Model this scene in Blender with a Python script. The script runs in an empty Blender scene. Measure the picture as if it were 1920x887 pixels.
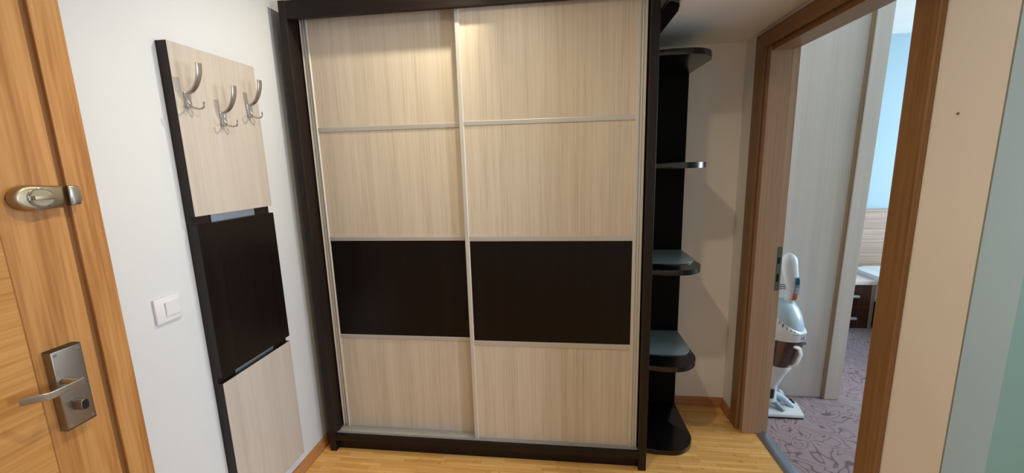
import bpy, bmesh, math, random
from math import sin, cos, pi, radians
from mathutils import Vector, Matrix

scn = bpy.context.scene
# ------------------------------------------------------------------ camera
a_p, b_r, c_y = -0.157653, 0.025121, 0.110228
Rm = Matrix.Rotation(c_y, 3, 'Z') @ Matrix.Rotation(a_p, 3, 'X') @ Matrix.Rotation(b_r, 3, 'Y')
right, fwd, up = Rm.col[0], Rm.col[1], Rm.col[2]
cam_d = bpy.data.cameras.new('camera')
cam = bpy.data.objects.new('camera', cam_d); scn.collection.objects.link(cam)
M = Matrix.Identity(4)
for i in range(3):
    M[i][0] = right[i]; M[i][1] = up[i]; M[i][2] = -fwd[i]
M[0][3], M[1][3], M[2][3] = 0.2748, -1.6296, 1.5008
cam.matrix_world = M
cam_d.sensor_width = 36
cam_d.lens = 684.6 / 1920 * 36
cam_d.shift_x = (960 - 976.55) / 1920
cam_d.shift_y = (417.05 - 443.5) / 1920
cam_d.clip_start = 0.02
scn.camera = cam

# ------------------------------------------------------------------ world, lights, exposure
scn.view_settings.view_transform = 'Standard'
scn.view_settings.look = 'None'
scn.view_settings.gamma = 1
scn.view_settings.use_curve_mapping = False
scn.view_settings.exposure = 0.14
scn.cycles.use_denoising = True
scn.cycles.max_bounces = 10
scn.cycles.diffuse_bounces = 6
scn.cycles.sample_clamp_indirect = 4

w = bpy.data.worlds.new('daylight'); scn.world = w; w.use_nodes = True
bg = w.node_tree.nodes['Background']
bg.inputs[0].default_value = (0.55, 0.75, 1.0, 1); bg.inputs[1].default_value = 0.1

def light(name, kind, loc, energy, color, target=None, **kw):
    d = bpy.data.lights.new(name, kind); o = bpy.data.objects.new(name, d)
    scn.collection.objects.link(o); o.location = loc; d.energy = energy; d.color = color
    for k, v in kw.items(): setattr(d, k, v)
    if target is not None:
        o.rotation_euler = (Vector(target) - Vector(loc)).to_track_quat('-Z', 'Y').to_euler()
    return o
WARM = (1.0, 0.88, 0.64); WARM2 = (1.0, 0.85, 0.54); COOL = (0.80, 0.89, 1.0)
# spot by the wardrobe top, aimed towards the coat rack
light('hall_spot', 'SPOT', (-0.02, -0.17, 2.50), 37, WARM, target=(-0.95, -0.02, 1.42),
      spot_size=radians(98), spot_blend=0.9, shadow_soft_size=0.022)
# hall ceiling lamp above the photographer
light('hall_ceiling_lamp', 'SPOT', (0.02, -0.85, 2.42), 33, WARM2, target=(0.05, -0.80, 0),
      spot_size=radians(170), spot_blend=1.0, shadow_soft_size=0.03)
# daylight through the living room window (right, behind the camera)
light('living_window_daylight', 'AREA', (2.9, -1.75, 1.55), 43, COOL, target=(-1.0, -0.75, 1.25),
      shape='RECTANGLE', size=0.30, size_y=0.9)
# daylight through the bedroom window
light('bedroom_window_daylight', 'AREA', (4.75, 0.35, 1.45), 97, (0.80, 0.93, 1.0), target=(2.0, 0.6, 1.1),
      shape='RECTANGLE', size=1.3, size_y=1.5)

# ------------------------------------------------------------------ materials
def mat(name, color=(.8, .8, .8), rough=.5, metal=0, spec=.5, coat=0):
    m = bpy.data.materials.new(name); m.use_nodes = True
    b = m.node_tree.nodes['Principled BSDF']
    b.inputs['Base Color'].default_value = (*color, 1)
    b.inputs['Roughness'].default_value = rough
    b.inputs['Metallic'].default_value = metal
    b.inputs['Specular IOR Level'].default_value = spec
    b.inputs['Coat Weight'].default_value = coat
    return m
def nd(m, t, **kw):
    n = m.node_tree.nodes.new(t)
    for k, v in kw.items():
        if k in n.inputs: n.inputs[k].default_value = v
        else: setattr(n, k, v)
    return n
def lk(m, a, b): m.node_tree.links.new(a, b)
def bsdf(m): return m.node_tree.nodes['Principled BSDF']
def ramp(m, stops):
    r = nd(m, 'ShaderNodeValToRGB'); e = r.color_ramp.elements
    while len(e) < len(stops): e.new(.5)
    for i, (p, c) in enumerate(stops): e[i].position = p; e[i].color = (*c, 1)
    return r
def s2l(*c):
    return tuple(((v/255)/12.92 if v/255 <= .04045 else ((v/255+.055)/1.055)**2.4) for v in c)
def add_bump(m, height_socket, strength, dist=.002):
    b = nd(m, 'ShaderNodeBump', Strength=strength, Distance=dist)
    lk(m, height_socket, b.inputs['Height']); lk(m, b.outputs[0], bsdf(m).inputs['Normal'])

def veneer(name, dark, mid, lite, scale=(90, 90, 2.2), rough=.42, detail=6, band=None, spec=.4, bump=.12):
    """fine straight grain; scale small along the grain"""
    m = mat(name, mid, rough, spec=spec)
    tc = nd(m, 'ShaderNodeTexCoord'); mp = nd(m, 'ShaderNodeMapping')
    mp.inputs['Scale'].default_value = scale
    lk(m, tc.outputs['Object'], mp.inputs[0])
    n = nd(m, 'ShaderNodeTexNoise', Scale=1.0, Detail=detail, Roughness=.62)
    lk(m, mp.outputs[0], n.inputs['Vector'])
    mp2 = nd(m, 'ShaderNodeMapping'); mp2.inputs['Scale'].default_value = tuple(s*.09 for s in scale)
    lk(m, tc.outputs['Object'], mp2.inputs[0])
    n2 = nd(m, 'ShaderNodeTexNoise', Scale=1.0, Detail=3.0)
    lk(m, mp2.outputs[0], n2.inputs['Vector'])
    mx = nd(m, 'ShaderNodeMath', operation='MULTIPLY_ADD'); mx.inputs[1].default_value = .35
    lk(m, n2.outputs[0], mx.inputs[0])
    m2 = nd(m, 'ShaderNodeMath', operation='MULTIPLY'); m2.inputs[1].default_value = .65
    lk(m, n.outputs[0], m2.inputs[0]); lk(m, m2.outputs[0], mx.inputs[2])
    r = ramp(m, [(.30, dark), (.5, mid), (.70, lite)])
    lk(m, mx.outputs[0], r.inputs[0]); lk(m, r.outputs[0], bsdf(m).inputs['Base Color'])
    add_bump(m, n.outputs[0], bump, .001)
    return m
def cathedral(name, dark, mid, lite, axis='Z', ring=26, rough=.42):
    """oak with flowing rings along an axis"""
    m = mat(name, mid, rough, spec=.4)
    tc = nd(m, 'ShaderNodeTexCoord'); mp = nd(m, 'ShaderNodeMapping')
    sc = {'Z': (1, 1, .10), 'Y': (1, .10, 1), 'X': (.1, 1, 1)}[axis]
    mp.inputs['Scale'].default_value = sc
    lk(m, tc.outputs['Object'], mp.inputs[0])
    n = nd(m, 'ShaderNodeTexNoise', Scale=5.0, Detail=2.0, Roughness=.4)
    lk(m, mp.outputs[0], n.inputs['Vector'])
    mul = nd(m, 'ShaderNodeMath', operation='MULTIPLY'); mul.inputs[1].default_value = ring
    lk(m, n.outputs[0], mul.inputs[0])
    fr = nd(m, 'ShaderNodeMath', operation='SINE'); lk(m, mul.outputs[0], fr.inputs[0])
    fib = nd(m, 'ShaderNodeTexNoise', Scale=120.0, Detail=4.0)
    mp2 = nd(m, 'ShaderNodeMapping'); mp2.inputs['Scale'].default_value = tuple(.03 if s < 1 else 1 for s in sc)
    lk(m, tc.outputs['Object'], mp2.inputs[0]); lk(m, mp2.outputs[0], fib.inputs['Vector'])
    ma = nd(m, 'ShaderNodeMath', operation='MULTIPLY_ADD'); ma.inputs[1].default_value = .13
    lk(m, fr.outputs[0], ma.inputs[0]); lk(m, fib.outputs[0], ma.inputs[2])
    r = ramp(m, [(.28, dark), (.5, mid), (.72, lite)])
    lk(m, ma.outputs[0], r.inputs[0]); lk(m, r.outputs[0], bsdf(m).inputs['Base Color'])
    add_bump(m, fib.outputs[0], .1, .001)
    return m
def plaster(name, col, rough=.9, blotch=.03):
    m = mat(name, col, rough, spec=.2)
    tc = nd(m, 'ShaderNodeTexCoord')
    n = nd(m, 'ShaderNodeTexNoise', Scale=1.6, Detail=3.0); lk(m, tc.outputs['Object'], n.inputs['Vector'])
    lo = tuple(c*(1-blotch) for c in col); hi = tuple(min(1, c*(1+blotch)) for c in col)
    r = ramp(m, [(.35, lo), (.65, hi)]); lk(m, n.outputs[0], r.inputs[0])
    lk(m, r.outputs[0], bsdf(m).inputs['Base Color'])
    n2 = nd(m, 'ShaderNodeTexNoise', Scale=140.0, Detail=3.0); lk(m, tc.outputs['Object'], n2.inputs['Vector'])
    add_bump(m, n2.outputs[0], .12, .0012)
    return m
def brushed(name, col, rough=.32, scale=(400, 400, 4), metal=1):
    m = mat(name, col, rough, metal=metal)
    tc = nd(m, 'ShaderNodeTexCoord'); mp = nd(m, 'ShaderNodeMapping'); mp.inputs['Scale'].default_value = scale
    lk(m, tc.outputs['Object'], mp.inputs[0])
    n = nd(m, 'ShaderNodeTexNoise', Scale=1.0, Detail=3.0); lk(m, mp.outputs[0], n.inputs['Vector'])
    r = nd(m, 'ShaderNodeMapRange'); r.inputs[3].default_value = rough-.05; r.inputs[4].default_value = rough+.1
    lk(m, n.outputs[0], r.inputs[0]); lk(m, r.outputs[0], bsdf(m).inputs['Roughness'])
    return m

m_wall = plaster('cream_wall_paint', s2l(236, 233, 230))
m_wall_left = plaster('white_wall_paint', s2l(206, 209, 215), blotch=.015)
m_ceil = plaster('ceiling_paint', s2l(234, 232, 228))
m_mint = plaster('mint_wall_paint', s2l(114, 137, 126))
m_mint_pale = plaster('pale_mint_paint', s2l(140, 148, 141))
m_bed_wall = plaster('bedroom_wall_paint', s2l(160, 183, 198))
m_beige = veneer('bleached_oak_veneer', s2l(178, 164, 147), s2l(203, 192, 176), s2l(214, 204, 190), scale=(330, 330, 3.5))
m_beige_rack = veneer('coat_rack_oak_veneer', s2l(168, 158, 149), s2l(182, 173, 166), s2l(191, 183, 176), scale=(330, 330, 3.5))
m_beige_bed = veneer('bedroom_oak_veneer', s2l(212, 196, 190), s2l(222, 208, 204), s2l(230, 216, 212), scale=(260, 260, 1.6))
m_beige_edge = veneer('closet_edge_band', s2l(138, 116, 92), s2l(156, 134, 110), s2l(168, 146, 122), scale=(120, 120, 1.6))
m_wenge = veneer('dark_wenge_veneer', s2l(20, 13, 11), s2l(32, 22, 19), s2l(42, 30, 26), scale=(70, 70, 1.2), rough=.42, spec=.28, bump=.06)
m_wenge_x = veneer('dark_wenge_veneer_level', s2l(18, 12, 10), s2l(28, 20, 17), s2l(36, 27, 23), scale=(1.2, 70, 70), rough=.42, spec=.25, bump=.06)
m_wenge_panel = veneer('dark_wenge_panel', s2l(14, 8, 6), s2l(20, 13, 10), s2l(27, 18, 14), scale=(45, 45, .8), rough=.36, spec=.2, bump=.04)
m_lacquer = mat('black_brown_lacquer', s2l(14, 11, 11), .25, spec=.4, coat=.25)
m_alu = brushed('champagne_aluminium', s2l(206, 204, 198), .5, metal=.3)
m_alu_x = brushed('champagne_aluminium_level', s2l(192, 190, 187), .45, scale=(4, 400, 400), metal=.45)
m_steel = brushed('satin_steel', s2l(176, 172, 166), .3)
m_chrome = mat('chrome', s2l(210, 212, 216), .12, metal=1)
m_nickel = brushed('brushed_nickel', s2l(170, 156, 134), .38, scale=(4, 60, 300))
m_plate_metal = brushed('grey_nickel_plate', s2l(150, 142, 134), .4, scale=(300, 300, 6))
m_oak_v = cathedral('golden_oak_upright', s2l(158, 107, 56), s2l(178, 127, 73), s2l(191, 141, 87), 'Z')
m_oak_h = cathedral('golden_oak_level', s2l(162, 109, 54), s2l(184, 133, 74), s2l(197, 147, 88), 'Y', ring=30)
m_casing = veneer('brown_oak_casing', s2l(112, 78, 46), s2l(138, 102, 66), s2l(154, 118, 82), scale=(130, 130, 2.0), rough=.4)
m_casing_y = veneer('brown_oak_casing_level', s2l(112, 78, 46), s2l(138, 102, 66), s2l(154, 118, 82), scale=(130, 2.0, 130), rough=.4)
m_jamb = veneer('rosy_oak_jamb', s2l(168, 134, 114), s2l(190, 157, 137), s2l(204, 172, 152), scale=(150, 150, 1.6), rough=.42)
m_base = veneer('oak_skirting_y', s2l(140, 90, 50), s2l(178, 122, 76), s2l(200, 146, 96), scale=(60, 1.5, 60))
m_base_x = veneer('oak_skirting_x', s2l(140, 90, 50), s2l(178, 122, 76), s2l(200, 146, 96), scale=(1.5, 60, 60))
m_white_pl = mat('white_plastic', s2l(214, 215, 222), .4, spec=.35)
m_black = mat('black_plastic', s2l(18, 18, 20), .35)
m_dark_gap = mat('brown_groove', s2l(122, 80, 40), .7)
m_silver = brushed('silver_threshold', s2l(178, 190, 204), .3, scale=(300, 3, 300))
m_walnut = veneer('walnut_drawer', s2l(38, 18, 12), s2l(72, 40, 28), s2l(108, 70, 54), scale=(60, 60, 1.0), rough=.35)
m_sheet = mat('white_bed_linen', s2l(232, 238, 246), .85)
m_headboard = None
def glass_mat():
    m = mat('frosted_glass', s2l(124, 142, 150), .28, spec=.5)
    return m
m_glass = glass_mat()
def bamboo():
    m = mat('bamboo_strip_floor', s2l(200, 150, 85), .3, spec=.45, coat=.15)
    tc = nd(m, 'ShaderNodeTexCoord')
    oi = nd(m, 'ShaderNodeObjectInfo')
    off = nd(m, 'ShaderNodeVectorMath', operation='MULTIPLY_ADD')
    lk(m, tc.outputs['Object'], off.inputs[0]); off.inputs[1].default_value = (1, 1, 1)
    sh = nd(m, 'ShaderNodeMath', operation='MULTIPLY'); sh.inputs[1].default_value = 3.7
    lk(m, oi.outputs['Random'], sh.inputs[0])
    cx = nd(m, 'ShaderNodeCombineXYZ'); lk(m, sh.outputs[0], cx.inputs[0])
    lk(m, cx.outputs[0], off.inputs[2])
    br = nd(m, 'ShaderNodeTexBrick')
    br.offset = .37; br.inputs['Scale'].default_value = 1.0
    br.inputs['Mortar Size'].default_value = .0006; br.inputs['Mortar Smooth'].default_value = .4
    br.inputs['Brick Width'].default_value = .19; br.inputs['Row Height'].default_value = .019
    br.inputs['Bias'].default_value = .1
    br.inputs['Color1'].default_value = (*s2l(248, 198, 126), 1); br.inputs['Color2'].default_value = (*s2l(224, 168, 98), 1)
    br.inputs['Mortar'].default_value = (*s2l(194, 146, 84), 1)
    lk(m, off.outputs[0], br.inputs['Vector'])
    mp = nd(m, 'ShaderNodeMapping'); mp.inputs['Scale'].default_value = (3, 160, 160)
    lk(m, off.outputs[0], mp.inputs[0])
    n = nd(m, 'ShaderNodeTexNoise', Scale=1.0, Detail=5.0); lk(m, mp.outputs[0], n.inputs['Vector'])
    kn = nd(m, 'ShaderNodeTexNoise', Scale=1.0, Detail=1.0)
    mp3 = nd(m, 'ShaderNodeMapping'); mp3.inputs['Scale'].default_value = (26, 48, 1)
    lk(m, off.outputs[0], mp3.inputs[0]); lk(m, mp3.outputs[0], kn.inputs['Vector'])
    rk = ramp(m, [(.66, (1, 1, 1)), (.76, (.74, .66, .5))]); lk(m, kn.outputs[0], rk.inputs[0])
    rg = ramp(m, [(.3, (.86, .84, .8)), (.65, (1.05, 1.05, 1.04))]); lk(m, n.outputs[0], rg.inputs[0])
    x1 = nd(m, 'ShaderNodeMix', data_type='RGBA', blend_type='MULTIPLY'); x1.inputs[0].default_value = 1
    lk(m, br.outputs[0], x1.inputs[6]); lk(m, rg.outputs[0], x1.inputs[7])
    x2 = nd(m, 'ShaderNodeMix', data_type='RGBA', blend_type='MULTIPLY'); x2.inputs[0].default_value = .8
    lk(m, x1.outputs[2], x2.inputs[6]); lk(m, rk.outputs[0], x2.inputs[7])
    lk(m, x2.outputs[2], bsdf(m).inputs['Base Color'])
    return m
m_bamboo = bamboo()
def carpet():
    m = mat('swirl_carpet', s2l(130, 105, 105), .95, spec=.1)
    tc = nd(m, 'ShaderNodeTexCoord')
    n = nd(m, 'ShaderNodeTexNoise', Scale=6.5, Detail=1.0, Roughness=.3, Distortion=1.4)
    lk(m, tc.outputs['Object'], n.inputs['Vector'])
    mu = nd(m, 'ShaderNodeMath', operation='MULTIPLY'); mu.inputs[1].default_value = 26.0
    lk(m, n.outputs[0], mu.inputs[0])
    sn = nd(m, 'ShaderNodeMath', operation='SINE'); lk(m, mu.outputs[0], sn.inputs[0])
    ab = nd(m, 'ShaderNodeMath', operation='ABSOLUTE'); lk(m, sn.outputs[0], ab.inputs[0])
    r = ramp(m, [(.0, s2l(124, 104, 114)), (.16, s2l(130, 110, 119)), (.30, s2l(163, 145, 152)), (1, s2l(170, 152, 158))])
    lk(m, ab.outputs[0], r.inputs[0])
    f = nd(m, 'ShaderNodeTexNoise', Scale=260.0, Detail=2.0); lk(m, tc.outputs['Object'], f.inputs['Vector'])
    rf = ramp(m, [(.3, (.8, .8, .8)), (.7, (1.1, 1.1, 1.1))]); lk(m, f.outputs[0], rf.inputs[0])
    x = nd(m, 'ShaderNodeMix', data_type='RGBA', blend_type='MULTIPLY'); x.inputs[0].default_value = 1
    lk(m, r.outputs[0], x.inputs[6]); lk(m, rf.outputs[0], x.inputs[7])
    lk(m, x.outputs[2], bsdf(m).inputs['Base Color'])
    add_bump(m, f.outputs[0], .4, .003)
    return m
m_carpet = carpet()
m_headboard = veneer('striped_headboard_veneer', s2l(96, 76, 66), s2l(146, 124, 112), s2l(182, 162, 150), scale=(.9, 62, 62), rough=.45)

# ------------------------------------------------------------------ mesh helpers
ORG = {}
def wloc(p):
    return ORG.get(p.name, Vector((0, 0, 0))) if p else Vector((0, 0, 0))
def finish(bm, name, m, parent=None, smooth=False, origin=None, **props):
    """links a bmesh given in world coordinates as one object"""
    org = wloc(parent) if parent else Vector(origin or (0, 0, 0))
    if not parent and origin is None and bm.verts:
        mn = [min(v.co[i] for v in bm.verts) for i in range(3)]; mx = [max(v.co[i] for v in bm.verts) for i in range(3)]
        org = Vector(((mn[0]+mx[0])/2, (mn[1]+mx[1])/2, mn[2]))
    bmesh.ops.translate(bm, verts=bm.verts, vec=-org)
    bmesh.ops.recalc_face_normals(bm, faces=bm.faces)
    me = bpy.data.meshes.new(name); bm.to_mesh(me); bm.free()
    if isinstance(m, (list, tuple)):
        for q in m: me.materials.append(q)
    else: me.materials.append(m)
    if smooth:
        for p in me.polygons: p.use_smooth = True
    o = bpy.data.objects.new(name, me); scn.collection.objects.link(o)
    if parent: o.parent = parent
    else: o.location = org
    ORG[o.name] = org
    for k, v in props.items(): o[k] = v
    if smooth:
        try:
            mod = o.modifiers.new('split', 'EDGE_SPLIT'); mod.split_angle = radians(42)
        except Exception: pass
    return o
def empty(name, loc, label, cat, **props):
    o = bpy.data.objects.new(name, None); scn.collection.objects.link(o); o.location = loc
    ORG[o.name] = Vector(loc); o['label'] = label; o['category'] = cat
    for k, v in props.items(): o[k] = v
    o.empty_display_size = .1
    return o
def bx(bm, x0, x1, y0, y1, z0, z1, bev=0, seg=1):
    t = bmesh.new()
    bmesh.ops.create_cube(t, size=1)
    for v in t.verts:
        v.co = Vector(((x0+x1)/2+v.co.x*(x1-x0), (y0+y1)/2+v.co.y*(y1-y0), (z0+z1)/2+v.co.z*(z1-z0)))
    if bev: bmesh.ops.bevel(t, geom=t.edges[:], offset=bev, segments=seg, affect='EDGES', profile=.5)
    merge(bm, t)
def merge(bm, t):
    me = bpy.data.meshes.new('tmp'); t.to_mesh(me); t.free(); bm.from_mesh(me); bpy.data.meshes.remove(me)
def box(name, m, parent, x0, x1, y0, y1, z0, z1, bev=0, seg=1, **kw):
    bm = bmesh.new(); bx(bm, x0, x1, y0, y1, z0, z1, bev, seg)
    return finish(bm, name, m, parent, **kw)
def prism(bm, pts, lo, hi, axis='z', bev=0, seg=2):
    """extrudes a 2D outline along an axis; pts are the other two coordinates in xyz order"""
    t = bmesh.new()
    def co(p, h):
        return {'z': (p[0], p[1], h), 'y': (p[0], h, p[1]), 'x': (h, p[0], p[1])}[axis]
    b = [t.verts.new(co(p, lo)) for p in pts]; u = [t.verts.new(co(p, hi)) for p in pts]
    fb = t.faces.new(b); fu = t.faces.new(u[::-1]); n = len(pts)
    for i in range(n): t.faces.new((b[i], u[i], u[(i+1) % n], b[(i+1) % n]))
    if bev:
        ed = list({e for f in (fb, fu) for e in f.edges})
        bmesh.ops.bevel(t, geom=ed, offset=bev, segments=seg, affect='EDGES', profile=.5)
    merge(bm, t)
def frame_of(d):
    d = Vector(d).normalized(); a = Vector((0, 0, 1)) if abs(d.z) < .95 else Vector((1, 0, 0))
    s = d.cross(a).normalized(); return s, s.cross(d).normalized()
def cyl(bm, p0, p1, r0, r1=None, n=20, bev=0):
    r1 = r0 if r1 is None else r1; t = bmesh.new()
    p0, p1 = Vector(p0), Vector(p1); s, u = frame_of(p1-p0)
    A = [t.verts.new(p0+(s*cos(2*pi*i/n)+u*sin(2*pi*i/n))*r0) for i in range(n)]
    B = [t.verts.new(p1+(s*cos(2*pi*i/n)+u*sin(2*pi*i/n))*r1) for i in range(n)]
    f0 = t.faces.new(A[::-1]); f1 = t.faces.new(B)
    for i in range(n): t.faces.new((A[i], A[(i+1) % n], B[(i+1) % n], B[i]))
    if bev: bmesh.ops.bevel(t, geom=list({e for f in (f0, f1) for e in f.edges}), offset=bev, segments=2, affect='EDGES')
    merge(bm, t)
def sweep(bm, pts, size, n=12, side=None, power=2.0):
    """sweeps an elliptic / rounded section along points; size = list of (half width along side, half thickness)"""
    t = bmesh.new(); rings = []; P = [Vector(p) for p in pts]
    for i, p in enumerate(P):
        d = (P[min(i+1, len(P)-1)]-P[max(i-1, 0)]).normalized()
        if side is None: s, u = frame_of(d)
        else:
            s = Vector(side); s = (s-d*s.dot(d)).normalized(); u = s.cross(d).normalized()
        w_, h_ = size[i] if isinstance(size, list) else size
        ring = []
        for k in range(n):
            a = 2*pi*k/n; ca, sa = cos(a), sin(a)
            e = 2.0/power
            ring.append(t.verts.new(p+s*(w_*math.copysign(abs(ca)**e, ca))+u*(h_*math.copysign(abs(sa)**e, sa))))
        rings.append(ring)
    for a, b in zip(rings, rings[1:]):
        for k in range(n): t.faces.new((a[k], a[(k+1) % n], b[(k+1) % n], b[k]))
    t.faces.new(rings[0][::-1]); t.faces.new(rings[-1])
    merge(bm, t)
def lathe_like(bm, rings, n=28, tilt=None):
    """stack of elliptic rings: (cx, cy, cz, rx, ry, slope_y, slope_x) joined into a closed skin"""
    t = bmesh.new(); R = []
    for c in rings:
        cx, cy, cz, rx, ry = c[:5]; sy = c[5] if len(c) > 5 else 0; sx = c[6] if len(c) > 6 else 0
        R.append([t.verts.new((cx+rx*cos(2*pi*k/n), cy+ry*sin(2*pi*k/n), cz+sy*ry*sin(2*pi*k/n)+sx*rx*cos(2*pi*k/n))) for k in range(n)])
    for a, b in zip(R, R[1:]):
        for k in range(n): t.faces.new((a[k], a[(k+1) % n], b[(k+1) % n], b[k]))
    t.faces.new(R[0][::-1]); t.faces.new(R[-1])
    merge(bm, t)
def S(**k):
    d = dict(kind='structure'); d.update(k); return d

# ------------------------------------------------------------------ dimensions
XW, XR, XR2, YB, H = -1.026, 1.255, 1.355, 0.533, 2.55
YC = -0.682           # end of the right wall
YBACK = -2.7

# ------------------------------------------------------------------ setting
box('wall_left', m_wall_left, None, XW-.12, XW, YBACK, YB+.1, 0, H,
    **S(label='white left wall carrying the entrance door and coat rack', category='wall'))
box('wall_back', m_wall, None, XW, XR2, YB, YB+.1, 0, H,
    **S(label='cream wall behind the wardrobe and corner shelf', category='wall'))
box('wall_rear', m_wall, None, XW, 4.9, YBACK-.1, YBACK, 0, H,
    **S(label='cream wall closing the hall behind the photographer', category='wall'))
# right wall with the bedroom doorway
DY0, DY1, DZ = -.455, .345, 2.045
bm = bmesh.new()
bx(bm, XR, XR2, DY1, YB, 0, H); bx(bm, XR, XR2, YC+.004, DY0, 0, H); bx(bm, XR, XR2, DY0, DY1, DZ, H)
finish(bm, 'wall_right', m_wall, **S(label='cream right wall around the bedroom doorway', category='wall'))
box('trim_1', m_mint_pale, None, XR+.0005, XR2, YC, YC+.004, 0, H,
    **S(label='pale mint end face of the right wall at far right', category='wall trim'))
box('wall_living', m_mint, None, XR2, 4.9, -.62, -.52, 0, H,
    **S(label='darker mint wall at the right edge, beyond the wall end', category='wall'))
box('ceiling', m_ceil, None, XW, 4.9, YBACK, 3.0, H, H+.1, **S(label='plain ceiling above the hall and rooms', category='ceiling'))
# lowered ceiling over the niche, soft left edge
bm = bmesh.new(); t = bmesh.new()
pts = [(.745, 2.107+.0), (XR, 2.107), (XR, H), (.745, H)]
prism(bm, pts, YC, YB, 'y')
finish(bm, 'ceiling_soffit', m_ceil, **S(label='lowered ceiling over the niche between wardrobe and bedroom door', category='ceiling'))
# bedroom shell
box('wall_bedroom_far', m_bed_wall, None, XR2, 4.9, 2.12, 2.22, 0, 2.75, **S(label='pale blue lit wall above the bedroom headboard', category='wall'))
bm = bmesh.new()
bx(bm, 4.8, 4.9, -.62, -.35, 0, H); bx(bm, 4.8, 4.9, 1.05, 2.12, 0, H); bx(bm, 4.8, 4.9, -.35, 1.05, 0, .7); bx(bm, 4.8, 4.9, -.35, 1.05, 2.2, H)
finish(bm, 'wall_bedroom_right', m_bed_wall, **S(label='bedroom wall with the window, out of view', category='wall'))
box('wall_bedroom_left', m_bed_wall, None, XR2-.1, XR2, YB+.1, 2.12, 0, H, **S(label='bedroom wall hidden behind the closet', category='wall'))
bm = bmesh.new()
bx(bm, 4.8, 4.9, YBACK, -2.3, 0, H); bx(bm, 4.8, 4.9, -1.1, -.62, 0, H); bx(bm, 4.8, 4.9, -2.3, -1.1, 0, .7); bx(bm, 4.8, 4.9, -2.3, -1.1, 2.2, H)
finish(bm, 'wall_living_right', m_mint, **S(label='mint wall with the window, out of view', category='wall'))

# floor: subfloor with bamboo planks
random.seed(4)
fl = box('floor', m_dark_gap, None, XW, 4.9, YBACK, 3.0, -.06, -.012,
         **S(label='bamboo plank floor of the hall', category='floor'))
PWD = .095; meshes = {}
y = YB - PWD; row = 0
while y > -2.4:
    x = XW + .002 - random.random()*.7
    while x < 1.335:
        x1 = x + .96
        a, b = max(x, XW+.001), min(x1-.0006, 1.338 if y < .30 and y > -.5 else (XR-.001 if y > -.66 else 1.8))
        if b - a > .02:
            bm = bmesh.new(); bx(bm, a, b, y+.0003, y+PWD-.0003, -.012, 0, .0006)
            o = finish(bm, 'plank', m_bamboo, fl)
        x = x1
    y -= PWD; row += 1
box('floor_carpet', m_carpet, None, 1.40, 4.8, -.5, 2.12, -.012, .004,
    **S(label='mauve carpet with dark curling line pattern in the bedroom', category='carpet'))
# threshold strip
bm = bmesh.new()
prism(bm, [(1.336, 0), (1.336, .002), (1.346, .0055), (1.370, .0075), (1.394, .0055), (1.406, .003), (1.406, 0)], -.44, .335, 'y')
finish(bm, 'threshold_strip', m_silver, smooth=True, label='silver metal threshold strip between bamboo floor and bedroom carpet', category='threshold')

# skirting boards
def skirting(name, m, pts_axis, lo, hi, label, flip=1):
    bm = bmesh.new()
    if pts_axis == 'y':   # along y on a wall of constant x
        x0, s = lo
        prof = [(x0, 0), (x0+s*.018, 0), (x0+s*.018, .02), (x0+s*.012, .034), (x0+s*.010, .046), (x0+s*.004, .055), (x0, .056)]
        prism(bm, prof, hi[0], hi[1], 'y')
        return finish(bm, name, m, **S(label=label, category='skirting'))
    y0, s = lo
    prof = [(y0, 0), (y0+s*.018, 0), (y0+s*.018, .02), (y0+s*.012, .034), (y0+s*.010, .046), (y0+s*.004, .055), (y0, .056)]
    prism(bm, prof, hi[0], hi[1], 'x')
    return finish(bm, name, m, **S(label=label, category='skirting'))
skirting('baseboard_left', m_base, 'y', (XW, 1), (-.735, YB), 'oak skirting board along the foot of the left wall')
skirting('baseboard_back', m_base_x, 'x', (YB, -1), (XW, XR), 'oak skirting board behind the corner shelf')
skirting('baseboard_right', m_base, 'y', (XR, -1), (.41, YB-.0), 'short oak skirting between niche corner and bedroom door casing')

# ------------------------------------------------------------------ bedroom door frame (door_1)
d1 = empty('door_1', (XR, .0, 0), 'brown oak door frame of the open bedroom doorway', 'door frame', kind='structure')
CI0, CI1, CO0, CO1 = -.445, .327, -.52, .400
ZI, ZO = 2.022, 2.09
CX0, CX1 = 1.239, XR
# casings (architraves): mitred frames
def casing_piece(name, pts, m):
    bm = bmesh.new(); prism(bm, pts, CX0, CX1, 'x', bev=.0025, seg=2); return finish(bm, name, m, d1)
casing_piece('casing', [(CI1, 0), (CO1, 0), (CO1, ZO), (CI1, ZI)], m_casing)
casing_piece('casing', [(CO0, 0), (CI0, 0), (CI0, ZI), (CO0, ZO)], m_casing)
casing_piece('casing', [(CI0, ZI), (CI1, ZI), (CO1, ZO), (CO0, ZO)], m_casing_y)
# jambs (reveal) and rebates
JF, JN, JZ = .300, -.418, 1.998
bm = bmesh.new(); bx(bm, 1.262, 1.360, JF, DY1, 0, JZ+.04, .002); finish(bm, 'jamb', m_jamb, d1)
bm = bmesh.new(); bx(bm, 1.262, 1.360, DY0, JN, 0, JZ+.04, .002); finish(bm, 'jamb', m_jamb, d1)
bm = bmesh.new(); bx(bm, 1.262, 1.360, JN, JF, JZ, JZ+.04, .002); finish(bm, 'head_jamb', m_casing_y, d1)
bm = bmesh.new(); bx(bm, 1.361, 1.400, JF+.014, DY1+.06, 0, JZ+.05, .0015); finish(bm, 'rebate', m_jamb, d1)
bm = bmesh.new(); bx(bm, 1.361, 1.400, DY0-.06, JN-.014, 0, JZ+.05, .0015); finish(bm, 'rebate', m_jamb, d1)
bm = bmesh.new(); bx(bm, 1.361, 1.400, JN-.014, JF+.014, JZ+.014, JZ+.07, .0015); finish(bm, 'head_rebate', m_casing_y, d1)
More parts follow.
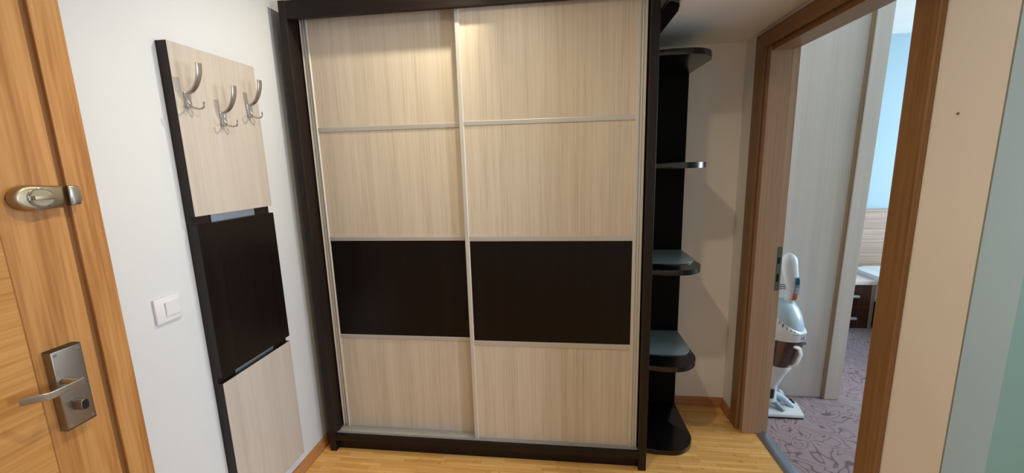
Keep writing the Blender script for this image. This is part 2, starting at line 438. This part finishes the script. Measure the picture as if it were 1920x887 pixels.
bm = bmesh.new(); bx(bm, 1.3595, 1.363, JF, JF+.014, 0, JZ, 0); finish(bm, 'rebate_seal', mat('pale_seal', s2l(200, 180, 155), .5), d1)
# strike plate with two latch openings
bm = bmesh.new()
ys = JF+.0125
t0, t1 = 1.371, 1.394
zs = [.822, .868, .912, .965, .998, 1.054]
for i in range(5):
    if i in (1, 3):
        bx(bm, t0, t0+.006, ys, ys+.0015, zs[i], zs[i+1]); bx(bm, t1-.006, t1, ys, ys+.0015, zs[i], zs[i+1])
    else: bx(bm, t0, t1, ys, ys+.0015, zs[i], zs[i+1])
sp = finish(bm, 'strike_plate', m_plate_metal, d1)
for i in (1, 3): box('latch_pocket', m_black, sp, t0+.006, t1-.006, ys+.0008, ys+.0016, zs[i], zs[i+1])

# ------------------------------------------------------------------ entrance door (door_2)
d2 = empty('door_2', (XW, -1.2, 0), 'golden oak entrance door with satin nickel lever at far left', 'door', kind='structure')
LX = -1.012
bm = bmesh.new(); prism(bm, [(-.803, 0), (-.742, 0), (-.742, 2.10), (-.803, 2.10)], XW, -1.008, 'x', bev=.003, seg=2); finish(bm, 'casing', m_oak_v, d2)
bm = bmesh.new(); prism(bm, [(-1.76, 0), (-1.70, 0), (-1.70, 2.10), (-1.76, 2.10)], XW, -1.008, 'x', bev=.003, seg=2); finish(bm, 'casing', m_oak_v, d2)
bm = bmesh.new(); prism(bm, [(-1.70, 2.04), (-.803, 2.04), (-.803, 2.10), (-1.70, 2.10)], XW, -1.008, 'x', bev=.003, seg=2); finish(bm, 'casing', m_oak_h, d2)
box('shadow_gap', m_dark_gap, d2, XW, -1.019, -.8165, -.802, 0, 2.045)
lf = box('leaf', m_oak_v, d2, XW, LX, -.935, -.8150, .005, 2.035, .002)
box('field', m_oak_h, lf, XW, LX-.0004, -1.555, -.9355, .12, 2.035)
box('stile', m_oak_v, lf, XW, LX, -1.69, -1.5555, .005, 2.035, .002)
# lever lock plate
PF = -.987
bm = bmesh.new()
pl_pts = [(-.917, .853), (-.857, .853), (-.857, 1.066), (-.917, 1.066)]
prism(bm, pl_pts, LX, PF, 'x', bev=.003, seg=3)
pl = finish(bm, 'lever_plate', m_plate_metal, d2, smooth=True)
box('cover_cap', m_black, pl, LX, PF-.002, -.9165, -.8575, 1.0662, 1.0675)
box('cover_cap', m_black, pl, LX, PF-.002, -.9165, -.8575, .8513, .8528)
for yy in (-.909, -.865):
    for zz in (.862, 1.056):
        bm = bmesh.new(); cyl(bm, (PF-.001, yy, zz), (PF+.0015, yy, zz), .0036, n=14, bev=.0008)
        bx(bm, PF+.0014, PF+.0018, yy-.0025, yy+.0025, zz-.0005, zz+.0005)
        finish(bm, 'screw', m_steel, pl, smooth=True)
# lever handle: neck out of the plate, flat bar swinging to the left
bm = bmesh.new()
cyl(bm, (PF, -.903, .985), (PF+.046, -.903, .985), .0085, .0065, n=20, bev=.001)
sweep(bm, [(PF+.050, -.897, .9845), (PF+.051, -.910, .984), (PF+.051, -.935, .9835), (PF+.051, -.958, .984), (PF+.049, -.966, .985),
           (PF+.043, -.975, .987), (PF+.034, -.987, .989), (PF+.026, -.996, .990)],
      [(.0088, .0024)]*4+[(.009, .0024)]*3+[(.0085, .0022)], n=20, side=(0, 0, 1), power=7)
finish(bm, 'lever_handle', m_steel, pl, smooth=True)
bm = bmesh.new()
pts = []
for k in range(24):
    a = 2*pi*k/24; e = .6
    pts.append((-.892+.008*math.copysign(abs(cos(a))**e, cos(a)), .913+.0145*math.copysign(abs(sin(a))**e, sin(a))))
prism(bm, pts, PF, PF+.029, 'x', bev=.0012)
tt = finish(bm, 'thumb_turn', m_plate_metal, pl, smooth=True)
bm = bmesh.new(); prism(bm, [(-.892+(p[0]+.892)*.84, .913+(p[1]-.913)*.86) for p in pts], PF+.0285, PF+.0296, 'x'); finish(bm, 'turn_face', m_black, tt)
# rim lock above: rounded body, turn knob and keeper on the casing
bm = bmesh.new()
out = []
cy0, cz0, rr = -.872, 1.450, .031
for k in range(15): a = pi/2+pi*k/14; out.append((cy0-.012+rr*1.05*cos(a), cz0+rr*sin(a)))
out += [(-.826, cz0-.0285), (-.824, cz0+.0255)]
prism(bm, out, LX, LX+.030, 'x', bev=.010, seg=4)
rl = finish(bm, 'rim_lock', m_nickel, d2, smooth=True)
bm = bmesh.new(); cyl(bm, (LX+.0295, cy0, cz0), (LX+.034, cy0, cz0), .0235, n=36, bev=.0015); finish(bm, 'knob_ring', m_chrome, rl, smooth=True)
bm = bmesh.new(); cyl(bm, (LX+.034, cy0, cz0), (LX+.0355, cy0, cz0), .0195, n=36)
prism(bm, [(cy0-.018, cz0-.0055), (cy0+.018, cz0-.0055), (cy0+.018, cz0+.0055), (cy0-.018, cz0+.0055)], LX+.0355, LX+.044, 'x', bev=.0015)
finish(bm, 'turn_knob', m_nickel, rl, smooth=True)
bm = bmesh.new()
prism(bm, [(-.818, cz0-.0265), (-.797, cz0-.0245), (-.795, cz0-.012), (-.795, cz0+.012), (-.797, cz0+.0245), (-.818, cz0+.0265)], -1.008, LX+.030, 'x', bev=.005, seg=3)
finish(bm, 'lock_keeper', m_steel, d2, smooth=True)

# ------------------------------------------------------------------ light switch
sw = empty('light_switch', (XW, -.612, 1.01), 'white square light switch on the left wall between door and coat rack', 'light switch')
bm = bmesh.new(); bx(bm, XW, XW+.010, -.652, -.573, 1.016, 1.100, .003, 3); finish(bm, 'frame', m_white_pl, sw, smooth=True)
bm = bmesh.new(); prism(bm, [(XW+.009, 1.036), (XW+.0135, 1.036), (XW+.0165, 1.082), (XW+.009, 1.082)], -.624, -.580, 'y', bev=.001); finish(bm, 'rocker', m_white_pl, sw)

# ------------------------------------------------------------------ coat rack
cr = empty('coat_rack', (XW, -.33, .13), 'tall wall coat rack of two light panels and one dark panel with three metal hooks', 'coat rack')
Y0, Y1, XP = -.504, -.161, -.985
box('back_board', m_wenge, cr, XW+.001, -1.0042, Y0, Y1, .1345, 1.926)
m_rackedge = [m_beige, m_wenge]
def rack_panel(name, z0, z1, m, xo=XP):
    bm = bmesh.new(); bx(bm, -1.004, xo, Y0, Y1, z0, z1)
    o = finish(bm, name, [m, m_wenge], cr)
    for p in o.data.polygons:
        if abs(p.normal.y) > .5 or (abs(p.normal.z) > .5): p.material_index = 1
    return o
rack_panel('light_panel', 1.349, 1.926, m_beige_rack)
rack_panel('dark_panel', .742, 1.319, m_wenge_panel, XP+.002)
rack_panel('light_panel', .1345, .717, m_beige_rack)
m_mirror = brushed('pale_metal_strip', s2l(170, 190, 215), .35)
for z0, z1 in ((1.319, 1.349), (.717, .742)):
    box('metal_strip', m_mirror, cr, -1.004, -.999, -.434, -.242, z0+.0005, z1-.0005)
def hook(y, z):
    """z = bottom of the mount"""
    x0 = XP
    bm = bmesh.new(); prism(bm, [(y-.006, z), (y+.006, z), (y+.0075, z+.054), (y-.0075, z+.054)], x0, x0+.006, 'x', bev=.002, seg=3)
    cyl(bm, (x0+.010, y, z+.002), (x0+.010, y, z+.052), .0075, n=16, bev=.003)
    h = finish(bm, 'coat_hook', m_chrome, cr, smooth=True)
    pts = []; sz = []
    for k in range(13):
        f = k/12; ang = radians(8+84*f)    # arc: outwards then upwards
        pts.append((x0+.009+.058*sin(ang)*1.0, y, z+.050+.092*(1-cos(ang))**.9))
        sz.append((.0075+.0028*f, .0040-.0008*f))
    bm = bmesh.new(); sweep(bm, pts, sz, n=14, side=(0, 1, 0), power=3.2); finish(bm, 'upper_arm', m_steel, h, smooth=True)
    for s in (-1, 1):
        pts = [(x0+.010, y+s*.002, z+.010), (x0+.018, y+s*.008, z+.004), (x0+.027, y+s*.016, z+.001), (x0+.034, y+s*.022, z+.004),
               (x0+.0375, y+s*.0255, z+.011), (x0+.0385, y+s*.0265, z+.020), (x0+.0385, y+s*.0265, z+.027)]
        bm = bmesh.new(); sweep(bm, pts, [(.0032, .0032)]*5+[(.003, .003), (.0028, .0028)], n=10); finish(bm, 'prong', m_chrome, h, smooth=True)
for y_, z_ in ((-.469, 1.715), (-.344, 1.668), (-.219, 1.714)): hook(y_, z_)

# ------------------------------------------------------------------ wardrobe
wd = empty('sliding_door_wardrobe', (-.14, .26, 0), 'large dark brown wardrobe with two sliding doors of pale wood and dark panels', 'wardrobe')
XL, XLi, XRi, XRo, ZT, ZF = -.9675, -.934, .644, .680, 2.244, 2.165
BY = YB-.004
box('side_panel', m_wenge, wd, XL, XLi, 0, BY, 0, ZT, .0008)
box('side_panel', m_wenge, wd, XRi, XRo, 0, BY, 0, ZT, .0008)
box('top_panel', m_wenge_x, wd, XLi, XRi, .02, BY, ZT-.022, ZT)
box('fascia', m_wenge_x, wd, XLi, XRi, .001, .019, ZF, ZT-.001, .0006)
box('back_panel', m_wenge, wd, XLi, XRi, BY-.008, BY, .07, ZT-.03)
box('bottom_panel', m_wenge_x, wd, XLi, XRi, .0, BY-.01, .064, .089, .0006)
box('bottom_rail', m_wenge_x, wd, XLi, XRi, .001, .018, .0895, .0985, .0006)
box('plinth', m_wenge_x, wd, XLi, XRi, .027, .045, 0, .0635)
# lower double track
bm = bmesh.new()
for (a, b) in ((.0185, .1005), ):
    prism(bm, [(.0185, .0895), (.100, .0895), (.100, .100), (.0975, .100), (.0975, .0925), (.074, .0925), (.074, .0985), (.071, .0985), (.071, .0925),
               (.059, .0925), (.059, .100), (.0565, .100), (.0565, .0925), (.034, .0925), (.034, .0985), (.031, .0985), (.031, .0925), (.021, .0925), (.021, .102), (.0185, .102)],
          XLi+.001, XRi-.001, 'x')
finish(bm, 'track', m_alu_x, wd)
bm = bmesh.new(); bx(bm, XLi+.001, XRi-.001, .03, .1, ZT-.034, ZT-.0225); finish(bm, 'track', m_alu_x, wd)
def c_stile(bm, x0, x1, yf, z0, z1, side):
    """handle profile: rounded lip towards the panel, groove, outer return"""
    if x1-x0 < .03:
        prism(bm, [(x0, yf+.002), (x0+.002, yf), (x1-.004, yf-.001), (x1, yf+.003), (x1, yf+.02), (x0, yf+.02)], z0, z1, 'z')
        return
    w_ = x1-x0
    prof = [(0, .004), (.001, .001), (.002, .001), (.003, .006), (.010, .0065), (.0135, .0035), (.0165, .0025), (.0185, .0032), (.0205, .0048), (.0235, .002), (.028, -.001), (w_-.003, -.002), (w_, .001), (w_, .024), (0, .024)]
    if side < 0: pts = [(x0+a, yf+b) for a, b in prof]
    else: pts = [(x1-a, yf+b) for a, b in prof][::-1]
    prism(bm, pts, z0, z1, 'z')
def sliding(xa, xb, wl, wr, yf, zb, rails, tag_):
    zt = ZT-.036
    bm = bmesh.new()
    c_stile(bm, xa, xa+wl, yf, zb, zt, -1); c_stile(bm, xb-wr, xb, yf, zb, zt, 1)
    dr = finish(bm, 'sliding_door', m_alu, wd, smooth=False)
    x0, x1 = xa+wl-.001, xb-wr+.001
    (a1, a0), (b1, b0), (c1, c0) = rails
    segs = [(zb+.008, c0, m_beige, 'light_panel'), (c1, b0, m_wenge_panel, 'dark_panel'), (b1, a0, m_beige, 'light_panel'), (a1, zt, m_beige, 'light_panel')]
    for z0, z1, m, n in segs: box(n, m, dr, x0, x1, yf+.005, yf+.015, z0-.001, z1+.001)
    for z1, z0 in rails:
        bm = bmesh.new()
        prism(bm, [(yf+.0045, z0), (yf+.0015, z0+.0012), (yf+.0008, z0+.004), (yf+.0008, z1-.004), (yf+.0015, z1-.0012), (yf+.0045, z1), (yf+.016, z1), (yf+.016, z0)], x0+.0005, x1-.0005, 'x')
        finish(bm, 'rail', m_alu_x, dr)
    bm = bmesh.new(); prism(bm, [(yf+.004, zb), (yf+.004, zb+.009), (yf+.018, zb+.009), (yf+.018, zb)], x0, x1, 'x'); finish(bm, 'rail', m_alu_x, dr)
    return dr
sliding(-.9275, -.10, .038, .025, .071, .0935, [(1.700, 1.676), (1.163, 1.140), (.637, .6155)], 'l')
sliding(-.1775, .6385, .0215, .042, .029, .0985, [(1.700, 1.677), (1.171, 1.1455), (.643, .617)], 'r')
# felt pad / bolt at the lower left of the left door
bm = bmesh.new(); cyl(bm, (-.911, .069, .108), (-.911, .072, .108), .0035, n=12); finish(bm, 'door_screw', m_black, wd)

# ------------------------------------------------------------------ corner shelf unit
cs = empty('corner_shelf_unit', (.82, .35, 0), 'dark open shelf unit with rounded shelves on the right of the wardrobe', 'shelf unit')
SX0, SX1, SY0, SY1 = XRo+.001, .967, .122, YB-.005
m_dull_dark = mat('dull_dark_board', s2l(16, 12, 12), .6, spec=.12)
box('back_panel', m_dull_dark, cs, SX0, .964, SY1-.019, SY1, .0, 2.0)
box('side_panel', m_wenge, cs, SX0, SX0+.014, .16, SY1-.019, .0, 2.0)
def shelf_outline(x0, x1, y0, y1, r, n=16):
    pts = [(x0, y1), (x0, y0+.006), ((x0+x1-r)/2, y0)]
    for k in range(n+1):
        a = -pi/2+(pi/2)*k/n; pts.append((x1-r+r*cos(a), y0+r+r*sin(a)))
    pts.append((x1, y1)); return pts
for zt_, gl in ((1.979, 0), (1.491, 0), (.987, 1), (.491, 1), (.026, 0)):
    bm = bmesh.new(); prism(bm, shelf_outline(SX0+.0145 if zt_ > .1 else SX0+.0145, SX1, SY0-.014, SY1-.0195, .135), zt_-.026, zt_, 'z', bev=.0115, seg=5)
    sh = finish(bm, 'shelf', m_lacquer, cs, smooth=True)
    if gl:
        bm = bmesh.new(); prism(bm, shelf_outline(SX0+.016, SX1-.006, .222, SY1-.021, .09), zt_+.0005, zt_+.007, 'z', bev=.001)
        finish(bm, 'glass_plate', m_glass, sh)
# top board just under the lowered ceiling
bm = bmesh.new(); prism(bm, [(SX0, .515), (SX0, -.11), (.70, -.11), (.722, -.095), (.736, -.06), (.744, -.01), (.7445, .515)], 2.085, 2.1065, 'z', bev=.004, seg=3)
finish(bm, 'top_board', m_lacquer, cs)

# ------------------------------------------------------------------ bedroom closet (pale panels beyond the doorway)
cl = empty('bedroom_closet', (1.72, .8, 0), 'pale wood built-in closet front beyond the bedroom doorway', 'closet')
def leaning_box(name, m, x0, x1, y0, y1, z0, z1, lean):
    bm = bmesh.new(); bx(bm, x0, x1, y0, y1, z0, z1, .001)
    for v in bm.verts: v.co.x += lean*v.co.z
    return finish(bm, name, m, cl)
LN = .0195
leaning_box('front_panel', m_beige_bed, 1.41, 1.889, .653, .671, .006, 2.5, LN)
leaning_box('edge_strip', m_beige_edge, 1.8885, 1.903, .640, .668, .006, 2.5, LN)
leaning_box('front_panel', m_beige_bed, 1.9025, 1.984, .634, 1.2, .006, 2.5, LN)
leaning_box('side_panel', m_beige_bed, 1.39, 1.408, .653, 1.2, .006, 2.5, 0)

# ------------------------------------------------------------------ nightstand, bed, headboard
ns = empty('nightstand', (2.75, 1.9, 0), 'walnut nightstand with pale top and two drawers with silver pulls', 'nightstand')
NX0, NX1, NY0, NY1 = 2.50, 2.968, 1.69, 2.07
box('top', m_beige_bed, ns, NX0, NX1+.002, NY0-.008, NY1, .402, .436, .001)
box('side_panel', m_beige_edge, ns, 2.938, NX1, NY0, NY1, .004, .4015)
box('side_panel', m_beige_edge, ns, NX0, NX0+.03, NY0, NY1, .004, .4015)
box('carcass', m_walnut, ns, NX0+.0305, 2.9375, NY0+.02, NY1, .006, .401)
for z0, z1, hz in ((.199, .399, .296), (.006, .195, .095)):
    dw = box('drawer', m_walnut, ns, NX0+.032, 2.936, NY0, NY0+.0195, z0, z1)
    bm = bmesh.new(); prism(bm, [(NY0, hz-.011), (NY0-.018, hz-.009), (NY0-.020, hz+.006), (NY0-.017, hz+.010), (NY0, hz+.011)], 2.60, 2.837, 'x', bev=.001)
    finish(bm, 'drawer_pull', mat('satin_white_metal', s2l(205, 215, 225), .35, metal=.4), dw)
box('drawer_gap', m_beige_edge, ns, NX0+.032, 2.936, NY0+.004, NY0+.0195, .1955, .1985)
bd = empty('bed', (3.7, 1.0, 0), 'white covered bed beside the nightstand, only its corner visible', 'bed')
bm = bmesh.new()
def rr(x0, x1, y0, y1, r, n=8):
    pts = []
    for cx, cy, a0 in ((x1-r, y1-r, 0), (x0+r, y1-r, pi/2), (x0+r, y0+r, pi), (x1-r, y0+r, 3*pi/2)):
        for k in range(n+1): a = a0+pi/2*k/n; pts.append((cx+r*cos(a), cy+r*sin(a)))
    return pts
prism(bm, rr(2.974, 4.5, .05, 2.03, .14), .25, .475, 'z', bev=.02, seg=3); finish(bm, 'mattress', m_sheet, bd, smooth=True)
bm = bmesh.new(); bx(bm, 2.99, 4.48, .07, 2.05, .06, .249); finish(bm, 'bed_base', m_walnut, bd)
bm = bmesh.new(); bx(bm, 1.99, 4.7, 2.085, 2.119, .1, 1.005, .001)
finish(bm, 'headboard', m_headboard, label='wide headboard with level streaky brown grain on the bedroom wall', category='headboard')

# ------------------------------------------------------------------ upright vacuum cleaner
vc = empty('vacuum_cleaner', (1.56, .5, .004), 'white upright stick vacuum cleaner standing on the bedroom carpet', 'vacuum cleaner')
m_vw = mat('vacuum_white', s2l(226, 230, 238), .3)
m_vb = mat('vacuum_pale_blue', s2l(186, 206, 226), .25)
m_vg = mat('vacuum_grey', s2l(150, 158, 170), .35, metal=.3)
m_bin = mat('smoky_bin', s2l(70, 40, 36), .15, spec=.7, coat=.6)
m_blue = mat('blue_button', s2l(22, 92, 140), .3); m_orange = mat('orange_button', s2l(206, 92, 32), .3)
VY = .5
# floor head: trapezoid, wide front edge
bm = bmesh.new()
prism(bm, [(1.335, .430), (1.655, .430), (1.664, .437), (1.690, .545), (1.676, .580), (1.36, .580), (1.325, .545)], .012, .034, 'z', bev=.006, seg=2)
hd = finish(bm, 'floor_head', m_vw, vc, smooth=True)
bm = bmesh.new(); prism(bm, [(1.338, .433), (1.66, .433), (1.686, .546), (1.672, .578), (1.364, .578), (1.33, .546)], .0045, .0118, 'z'); finish(bm, 'brush_base', m_black, hd)
for xa, xb, yb_, m in ((1.50, 1.565, .455, m_vg), (1.555, 1.645, .50, m_vb), (1.43, 1.44, .45, m_vb)):
    bm = bmesh.new(); sweep(bm, [(xa, .555, .085), ((xa+xb)/2, (.555+yb_)/2+.01, .066), (xb, yb_, .036)], [(.024, .02), (.022, .018), (.014, .008)], n=14, side=(1, .2, 0)); finish(bm, 'ridge', m, hd, smooth=True)
bm = bmesh.new(); cyl(bm, (1.592, .575, .062), (1.618, .57, .062), .034, n=24, bev=.006); finish(bm, 'wheel', m_vw, hd, smooth=True)
bm = bmesh.new(); bx(bm, 1.625, 1.672, .535, .572, .034, .042, .003); finish(bm, 'pedal', m_black, hd)
# neck
bm = bmesh.new(); lathe_like(bm, [(1.505, .52, .07, .046, .038), (1.505, .52, .13, .043, .034), (1.507, .515, .17, .042, .034), (1.51, .51, .205, .046, .042)]); finish(bm, 'neck', m_vw, vc, smooth=True)
bm = bmesh.new(); lathe_like(bm, [(1.498, .505, .1, .030, .030), (1.498, .504, .155, .030, .030)]); finish(bm, 'neck_joint', m_black, vc, smooth=True)
# lower cone
bm = bmesh.new(); lathe_like(bm, [(1.508, .51, .200, .048, .046), (1.512, .508, .24, .056, .054), (1.520, .504, .29, .073, .068), (1.524, .50, .318, .079, .074), (1.524, .5, .324, .077, .072)]); finish(bm, 'lower_cone', m_vw, vc, smooth=True)
# dust bin
bm = bmesh.new(); lathe_like(bm, [(1.524, .5, .325, .074, .07), (1.535, .5, .335, .080, .076), (1.548, .5, .40, .089, .082), (1.556, .5, .47, .092, .086), (1.556, .5, .50, .090, .085)])
bn = finish(bm, 'dust_bin', m_bin, vc, smooth=True)
bm = bmesh.new(); sweep(bm, [(1.562, .420, .462), (1.582, .404, .455), (1.588, .398, .425), (1.574, .400, .372), (1.562, .410, .345), (1.548, .424, .338)],
                        [(.016, .006), (.015, .006), (.013, .006), (.013, .006), (.014, .006), (.015, .005)], n=12, side=(1, .6, 0), power=3); finish(bm, 'bin_handle', m_vw, bn, smooth=True)
bm = bmesh.new(); bx(bm, 1.638, 1.662, .47, .5, .444, .466, .004); finish(bm, 'bin_latch', m_vg, bn)
# motor housing: leaning egg cut by a slanting pale cover
bm = bmesh.new()
lathe_like(bm, [(1.553, .5, .478, .094, .088, -.10), (1.556, .5, .49, .097, .091, -.08), (1.558, .5, .53, .0985, .093), (1.560, .5, .565, .098, .093, .25, -.28), (1.558, .503, .60, .092, .088, .55, -.50), (1.553, .508, .612, .086, .082, .55, -.50)])
ho = finish(bm, 'motor_housing', m_vw, vc, smooth=True)
bm = bmesh.new()
lathe_like(bm, [(1.556, .505, .602, .090, .086, .55, -.50), (1.554, .506, .626, .090, .085, .48, -.42), (1.550, .510, .654, .083, .078, .36, -.30), (1.546, .514, .680, .070, .064, .22, -.2), (1.543, .518, .699, .048, .044, .1, -.1), (1.541, .52, .709, .022, .02, 0, 0)])
finish(bm, 'top_cover', m_vb, vc, smooth=True)
bm = bmesh.new(); lathe_like(bm, [(1.578, .462, .597, .036, .022, .8, -.3), (1.578, .460, .612, .034, .021, .8, -.3), (1.577, .463, .617, .026, .016, .8, -.3)]); finish(bm, 'cap', m_vb, vc, smooth=True)
# ring of vent slots on the front
for k in range(13):
    a = radians(198+11.5*k); cxv, cyv = 1.5588, .5015
    px, py = cxv+.0955*cos(a), cyv+.0905*sin(a)
    pz = .5935+.55*.088*sin(a)-.50*.092*cos(a)
    bm = bmesh.new(); bx(bm, -.0022, .0022, -.003, .003, -.009, .007)
    bmesh.ops.rotate(bm, verts=bm.verts, cent=(0, 0, 0), matrix=Matrix.Rotation(a+pi/2, 3, 'Z'))
    bmesh.ops.translate(bm, verts=bm.verts, vec=(px, py, pz-.004)); finish(bm, 'vent_slot', m_vg if k % 3 else m_black, ho)
# small printed marks on the housing front
def text(body, size, loc, rz, m, parent, name):
    cu = bpy.data.curves.new(name, 'FONT'); cu.body = body; cu.size = size; cu.extrude = .0003; cu.align_x = 'CENTER'
    tmp = bpy.data.objects.new(name, cu); scn.collection.objects.link(tmp)
    dg = bpy.context.evaluated_depsgraph_get(); me = bpy.data.meshes.new_from_object(tmp.evaluated_get(dg))
    bpy.data.objects.remove(tmp); bm = bmesh.new(); bm.from_mesh(me); bpy.data.meshes.remove(me)
    bmesh.ops.transform(bm, verts=bm.verts, matrix=Matrix.Translation(loc) @ Matrix.Rotation(rz, 4, 'Z') @ Matrix.Rotation(pi/2, 4, 'X'))
    return finish(bm, name, m, parent)
bm = bmesh.new()
for k in range(15):
    a = radians(262+4.0*k); px, py = 1.558+.0990*cos(a), .5+.0934*sin(a)
    t = bmesh.new(); bx(t, -.0025, .0025 if k % 4 else .001, -.0004, .0004, -.0018, .0018 if k % 2 else .001)
    bmesh.ops.rotate(t, verts=t.verts, cent=(0, 0, 0), matrix=Matrix.Rotation(a+pi/2, 3, 'Z'))
    bmesh.ops.translate(t, verts=t.verts, vec=(px, py, .5335)); merge(bm, t)
finish(bm, 'lettering', m_vg, ho)
bm = bmesh.new()
a = radians(300); cxx, cyy = 1.558+.0990*cos(a), .5+.0934*sin(a)
for (u0, u1, v0, v1) in ((-.011, -.006, -.006, .006), (-.005, .002, .002, .006), (.003, .011, -.001, .006), (-.005, .011, -.006, -.002), (-.011, .011, -.010, -.0075)):
    t = bmesh.new(); bx(t, u0, u1, -.0006, .0006, v0, v1)
    bmesh.ops.rotate(t, verts=t.verts, cent=(0, 0, 0), matrix=Matrix.Rotation(a+pi/2, 3, 'Z'))
    bmesh.ops.translate(t, verts=t.verts, vec=(cxx, cyy, .511)); merge(bm, t)
finish(bm, 'printed_badge', mat('badge_grey', s2l(120, 116, 124), .5), ho)
# handle grip
bm = bmesh.new()
sweep(bm, [(1.556, .50, .690), (1.560, .497, .72), (1.566, .494, .76), (1.564, .492, .80), (1.555, .490, .84), (1.546, .489, .88), (1.540, .489, .915), (1.537, .489, .945), (1.536, .489, .965), (1.536, .489, .977)],
      [(.024, .026), (.026, .027), (.029, .027), (.033, .026), (.036, .026), (.038, .028), (.040, .029), (.037, .028), (.026, .02), (.011, .009)], n=20, side=(1, 0, 0), power=2.4)
hn = finish(bm, 'handle', m_vw, vc, smooth=True)
bm = bmesh.new()
sweep(bm, [(1.566, .4685, .712), (1.574, .4665, .76), (1.577, .4655, .80), (1.573, .4640, .845)], [(.012, .004), (.013, .004), (.0135, .004), (.0115, .004)], n=16, side=(1, 0, 0), power=4)
pn = finish(bm, 'control_panel', m_vg, hn, smooth=True)
bm = bmesh.new(); prism(bm, rr(1.565, 1.584, .803, .840, .008), .4585, .4635, 'y', bev=.001); finish(bm, 'blue_button', m_blue, pn, smooth=True)
bm = bmesh.new(); prism(bm, rr(1.557, 1.579, .718, .745, .009), .4610, .4655, 'y', bev=.001); finish(bm, 'orange_button', m_orange, pn, smooth=True)
for zz in (.757, .768, .779): box('speed_mark', m_vw, pn, 1.566, 1.583, .4608, .4622, zz, zz+.003)
# hanging cable loops
bm = bmesh.new()
for k in range(3):
    o_ = .012*k
    sweep(bm, [(1.535, .500, .79-o_), (1.515, .498, .795-o_), (1.485, .50, .775-o_), (1.462, .505, .735-o_), (1.45, .51, .69-o_), (1.46, .52, .66)], (.0035, .0035), n=8)
finish(bm, 'power_cable', m_vg, vc, smooth=True)
bm = bmesh.new(); sweep(bm, [(1.46, .5, .672), (1.485, .5, .684), (1.51, .5, .68)], [(.012, .012), (.015, .014), (.013, .012)], n=12); finish(bm, 'cable_clip', m_vw, vc, smooth=True)

# ------------------------------------------------------------------ small wall plug
bm = bmesh.new(); cyl(bm, (XR-.002, -.585, 1.598), (XR, -.585, 1.598), .0032, n=14)
finish(bm, 'wall_plug', mat('plug_brown', s2l(150, 118, 88), .7), label='tiny round brown plug in the cream wall right of the bedroom door', category='wall plug')
